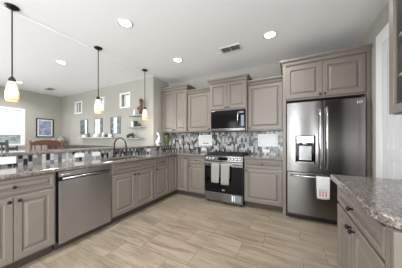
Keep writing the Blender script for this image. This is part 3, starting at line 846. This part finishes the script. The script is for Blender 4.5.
# ================================================================== THINGS ON THE LEDGE
t = tag(empty('vase', (-.626, -.19, 1.070), 0), 'mottled green ceramic vase with dark mouth on the bar ledge', 'vase')
t.scale = (1.3, 1.5, 1.05)
MB().lathe([(.030, 0), (.034, .01), (.042, .08), (.052, .15), (.058, .20), (.052, .235), (.046, .245), (.050, .26), (.044, .258), (.040, .20), (.001, .19)], n=24, cap1=False).build('body', 'vase_green', t)
MB().lathe([(.054, .262), (.056, .268), (.044, .272), (.020, .285), (.001, .287)], n=20).build('lid', 'darkplastic', t)
t = tag(empty('figurine', (-.642, -.50, 1.070), 0), 'white ceramic bird figurine on the bar ledge left of the green vase', 'figurine')
t.scale = (1.2, 1.3, 1.25)
MB().lathe([(.036, 0), (.038, .012), (.020, .025)], n=18).build('base', 'glaze', t)
m = MB().tube([(0, -.03, .02), (0, -.02, .06), (0, .005, .10), (0, .025, .15), (0, .012, .20), (0, -.010, .235)], [.022, .044, .038, .022, .016, .022], 14)
m.tube([(0, -.010, .235), (0, -.035, .243), (0, -.055, .238)], [.021, .012, .002], 10)
m.tube([(0, .01, .09), (0, .06, .07), (0, .10, .05)], [.030, .018, .004], 10)
m.build('body', 'glaze', t)
t = tag(empty('wall_bottle', (-.640, -.055, 1.070), 0), 'pale glass bottle with round stopper behind the green vase', 'bottle')
t.name = 'glass_bottle'
MB().lathe([(.032, 0), (.036, .01), (.036, .16), (.014, .20), (.014, .24)], n=20).build('body', 'glaze', t)
MB().lathe([(.002, .24), (.022, .25), (.028, .268), (.022, .286), (.002, .295)], n=16).build('stopper', 'glaze', t)

# dishes inside the glass cabinet
def bowl(label, x, y, z, r, group='dishes in the glass cabinet'):
    pr = [(r*.45, 0), (r*.5, .004), (r*.82, .030), (r, .062), (r*.97, .062), (r*.78, .033), (r*.4, .008), (.001, .007)]
    o = MB().lathe(pr, n=26, cap1=False).build('bowl', 'glaze'); o.location = (x, y, z)
    return tag(o, label, 'bowl', group)
zz = 1.375+.49+.012; z2 = 1.375+.24+.012
bowl('white bowl on the middle shelf of the glass cabinet, by its far side', 2.955, -2.30, zz, .085)
bowl('white bowl on the bottom of the glass cabinet, lowest of the dishes', 2.955, -2.29, 1.396, .085)
bowl('wide white bowl on the lower shelf of the glass cabinet', 2.945, -2.30, z2, .105)
for k, (x, y) in enumerate(((2.93, -2.48), (2.99, -2.60))):
    o = MB().lathe([(.028, 0), (.030, .004), (.036, .10), (.034, .10), (.027, .010), (.001, .008)], n=20, cap1=False).build('glass_tumbler', 'cabglass')
    o.location = (x, y, zz); tag(o, ['clear tumbler on the glass cabinet shelf, beside the white bowl', 'clear tumbler on the glass cabinet shelf, nearer the viewer'][k], 'glass', 'tumblers in the glass cabinet')

# ================================================================== DINING SIDE
def picture(name, label, loc, rz, w, h, frame_mat, fw, parts, group=None, mat_w=0.0, cat='picture'):
    t = tag(empty(name, loc, rz), label, cat, group)
    m = MB()
    m.box(-w/2, w/2, -.025, 0, h/2-fw, h/2).box(-w/2, w/2, -.025, 0, -h/2, -h/2+fw).box(-w/2, -w/2+fw, -.025, 0, -h/2+fw, h/2-fw).box(w/2-fw, w/2, -.025, 0, -h/2+fw, h/2-fw)
    m.build('frame', frame_mat, t)
    if mat_w: B(-w/2+fw, w/2-fw, -.010, -.002, -h/2+fw, h/2-fw).build('mount', 'plastic', t)
    e = fw+mat_w
    for a, b, mt in parts:
        B(-w/2+e+(w-2*e)*a, -w/2+e+(w-2*e)*b, -.013, -.010, -h/2+e, h/2-e).build('print', mt, t)
    return t
picture('framed_picture', 'large dark-framed blue cityscape print on the far left wall', (XL, -1.068, 1.602), R90, .456, .613, 'ink', .028, [(0, 1, 'art_blue')], mat_w=.045)
for x0, x1, lab, pr in ((-3.79, -3.40, 'light-framed tree print, leftmost of three above the white wall shelf', [(0, .62, 'art_tree'), (.62, 1, 'art_sky')]),
                        (-3.04, -2.67, 'light-framed pale sky print, middle of three above the white wall shelf', [(0, .75, 'art_sky'), (.75, 1, 'art_tree')]),
                        (-2.28, -1.88, 'light-framed print right of the other two, nearest the floating shelves', [(0, .3, 'art_tree'), (.3, .7, 'art_sky'), (.7, 1, 'art_tree')])):
    picture('framed_picture', lab, ((x0+x1)/2, -.60, 1.61), 0, x1-x0, .475, 'greylaq', .018, pr, 'light-framed prints on the dining wall')
# white shelf below the prints
tag(B(-3.72, -2.05, -.74, -.60, 1.255, 1.285).build('wall_shelf', 'shelfpale', bevel=.003), 'long white wall shelf under the three framed prints', 'shelf')
def smallthing(name, label, cat, loc, prof, mat, n=16, group='ornaments on the white wall shelf'):
    o = MB().lathe(prof, n=n).build(name, mat); o.location = loc; return tag(o, label, cat, group)
smallthing('ceramic_jar', 'pale squat jar at the left end of the white wall shelf', 'jar', (-3.45, -.67, 1.285), [(.05, 0), (.07, .02), (.07, .06), (.04, .08)], 'glaze')
smallthing('pepper_mill', 'dark turned wooden mill on the white wall shelf between two prints', 'mill', (-3.22, -.67, 1.285), [(.03, 0), (.026, .04), (.016, .08), (.024, .11), (.008, .13)], 'espresso')
smallthing('ceramic_jar', 'white jar on the white wall shelf below the middle print', 'jar', (-2.85, -.67, 1.285), [(.07, 0), (.09, .02), (.08, .07), (.03, .09)], 'glaze')
smallthing('candle', 'tall white candle on the white wall shelf right of the middle print', 'candle', (-2.52, -.67, 1.285), [(.035, 0), (.035, .13), (.004, .14)], 'glaze')
smallthing('round_box', 'dark round box on the white wall shelf near its right end', 'box', (-2.38, -.67, 1.285), [(.05, 0), (.055, .01), (.055, .06), (.02, .065)], 'espresso')
smallthing('ceramic_jar', 'small pale jar at the right end of the white wall shelf', 'jar', (-2.22, -.67, 1.285), [(.04, 0), (.06, .03), (.035, .07), (.04, .08)], 'glaze')
# three floating shelves
for z, x0, x1, lab in ((1.815, -1.38, -.88, 'grey floating shelf, topmost of three behind the far pendant'), (1.530, -1.43, -.94, 'grey floating shelf, middle one of three behind the far pendant'), (1.255, -1.64, -.98, 'grey floating shelf, lowest of three, left of the far pendant')):
    tag(B(x0, x1, -.77, -.60, z-.025, z).build('floating_shelf', 'shelfgrey', bevel=.002), lab, 'shelf', 'grey floating shelves')
t = tag(empty('carved_figure', (-1.02, -.69, 1.815), 0), 'tall brown carved figure on the topmost floating shelf', 'figurine')
MB().lathe([(.05, 0), (.05, .02), (.03, .03)], n=14).build('base', 'brownfig', t)
MB().tube([(0, 0, .02), (-.02, 0, .12), (.015, 0, .24), (-.01, 0, .34), (0, 0, .40)], [.035, .050, .036, .042, .022], 12).build('body', 'brownfig', t)
MB().tube([(-.01, 0, .14), (-.09, 0, .20), (-.12, 0, .14)], [.022, .020, .012], 10).tube([(.01, 0, .24), (.07, 0, .32), (.06, 0, .38)], [.020, .016, .008], 10).build('arms', 'brownfig', t)
smallthing('cone_vase', 'small pale cone-shaped vase on the topmost floating shelf', 'vase', (-1.24, -.69, 1.815), [(.05, 0), (.045, .02), (.016, .12), (.010, .16)], 'glaze', group='ornaments on the floating shelves')
for k, (x, w, h, mt, lab) in enumerate(((-1.30, .035, .16, 'pink', 'pink book upright on the middle floating shelf'), (-1.255, .04, .14, 'glaze', 'white book upright on the middle floating shelf'), (-1.205, .035, .15, 'green', 'green book upright on the middle floating shelf, rightmost'))):
    t = tag(empty('book', (x, -.69, 1.530), 0), lab, 'book', 'books on the middle floating shelf')
    MB().box(-w/2, -w/2+.003, -.055, .055, 0, h).box(w/2-.003, w/2, -.055, .055, 0, h).box(-w/2+.003, w/2-.003, -.055, -.052, 0, h).build('cover', mt, t)
    B(-w/2+.003, w/2-.003, -.052, .052, .003, h-.004).build('pages', 'plastic', t)
smallthing('round_pot', 'dark round pot on the middle floating shelf beside the books', 'pot', (-1.09, -.69, 1.530), [(.03, 0), (.045, .03), (.04, .07), (.03, .08)], 'espresso', group='ornaments on the floating shelves')
t = tag(empty('toy_motorcycle', (-1.38, -.69, 1.255), 0), 'small dark model motorcycle on the lowest floating shelf', 'model')
for x in (-.10, .10):
    mt = Matrix.Translation((x, .0, .045)) @ Matrix.Rotation(PI/2, 4, 'X')
    MB().lathe([(.020, -.010), (.043, -.012), (.045, 0), (.043, .012), (.020, .010)], n=18, cap0=False, cap1=False, mat=mt).lathe([(.006, -.012), (.006, .012)], n=8, mat=mt).build('wheel', 'darkplastic', t)
MB().tube([(-.10, 0, .045), (-.03, 0, .06), (.03, 0, .08), (.075, 0, .12), (.10, 0, .045)], [.008, .022, .028, .012, .008], 8).tube([(-.08, 0, .095), (0, 0, .095)], [.014, .02], 8).tube([(.07, -.04, .13), (.07, .04, .13)], .005, 6).build('body', 'darkplastic', t)
smallthing('round_pot', 'little grey pot on the lowest floating shelf beside the model motorcycle', 'pot', (-1.18, -.69, 1.255), [(.03, 0), (.04, .02), (.035, .05), (.02, .055)], 'greylaq', group='ornaments on the floating shelves')

# long dark sideboard against the dining wall
t = tag(empty('sideboard', (-5.0, -1.03, 0), 0), 'long dark wooden sideboard against the dining wall, glimpsed over the ledge', 'sideboard')
W = 3.28
B(.02, W-.02, .03, .40, .10, 1.0).build('body', 'espresso', t)
B(0, W, 0, .41, 1.0, 1.035).build('top', 'espresso', t, bevel=.005)
for k in range(6):
    a = .03+k*.537; o = B(a+.01, a+.525, .008, .03, .12, .98).build('door', 'espresso', t, bevel=.004)
    MB().lathe([(.004, 0), (.012, .012), (.004, .024)], n=10, mat=Matrix.Translation((a+.05, .008, .6)) @ Matrix.Rotation(PI/2, 4, 'X')).build('knob', 'handle', o)
for x in (.06, W-.10):
    for y in (.05, .34): B(x, x+.05, y, y+.05, 0, .10).build('leg', 'espresso', t)
t = tag(empty('table_lamp', (-4.86, -.88, 1.035), 0), 'small table lamp with grey cone shade in the dining corner', 'lamp')
MB().lathe([(.06, 0), (.06, .012), (.012, .02), (.012, .10)], n=16).build('base', 'espresso', t)
MB().lathe([(.12, .09), (.06, .22)], n=24, cap0=False, cap1=False).build('lamp_shade', 'lampshade', t)
t = tag(empty('round_vase', (-4.56, -.80, 1.035), 0), 'pale round vase on the sideboard right of the small lamp', 'vase')
MB().lathe([(.05, 0), (.10, .05), (.13, .13), (.10, .22), (.05, .27), (.055, .29)], n=22).build('body', 'linen', t)

# bar stools and a chair
def stool(label, loc, rz, w, mat, crest, top, group, name='bar_stool', seat_z=.74, cat='stool'):
    """faces local +x (towards the bar); back at local x = -.2"""
    t = tag(empty(name, loc, rz), label, cat, group)
    hw = w/2
    B(-.20, .20, -hw, hw, seat_z-.05, seat_z).build('seat', mat, t, bevel=.012)
    for y in (-hw+.02, hw-.02):
        MB().tube([(.17, y, seat_z-.05), (.19, y, 0)], [.021, .016], 8).build('leg', mat, t)
        MB().tube([(-.24, y, 0), (-.18, y, seat_z-.05), (-.185, y, seat_z+.1), (-.23, y, top)], [.016, .022, .021, .018], 8).build('leg', mat, t)
    for zz in (.25, .42):
        MB().tube([(.185, -hw+.02, zz), (.185, hw-.02, zz)], .011, 8).build('stretcher', mat, t)
    m = MB(); n = 14; vs = []
    for i in range(n+1):
        s = -1+2*i/n; y = s*(hw-.035); h = crest*(1-s*s)**.5 if crest else 0
        for x, z in ((-.235, top-.075), (-.205, top-.075), (-.205, top-.03+h), (-.235, top-.03+h)): vs.append((x, y, z))
    fs = []
    for i in range(n):
        for q in range(4): fs.append((4*i+q, 4*i+(q+1) % 4, 4*i+4+(q+1) % 4, 4*i+4+q))
    fs += [(0, 1, 2, 3), (4*n, 4*n+1, 4*n+2, 4*n+3)]
    m.add(vs, fs).build('crest_rail', mat, t)
    B(-.215, -.195, -hw+.03, hw-.03, seat_z+.16, seat_z+.21).build('lower_rail', mat, t)
    for k in range(5):
        y = -hw+.03+(w-.06)*(k+.5)/5
        MB().tube([(-.205, y, seat_z+.2), (-.22, y, top-.07)], .008, 6).build('spindle', mat, t)
    return t
stool('reddish wooden bar stool with curved crest rail behind the ledge', (-1.16, -2.36, 0), 0, .45, 'redwood', .04, 1.20, 'bar stools behind the ledge')
stool('slate grey bar stool behind the ledge at the left picture edge', (-1.16, -3.02, 0), 0, .45, 'slate', .0, 1.21, 'bar stools behind the ledge')
stool('low grey high-back chair in the dining area, seen between the stools', (-2.35, -2.62, 0), 0, .50, 'slate', .0, 1.09, None, name='dining_chair', seat_z=.46, cat='chair')
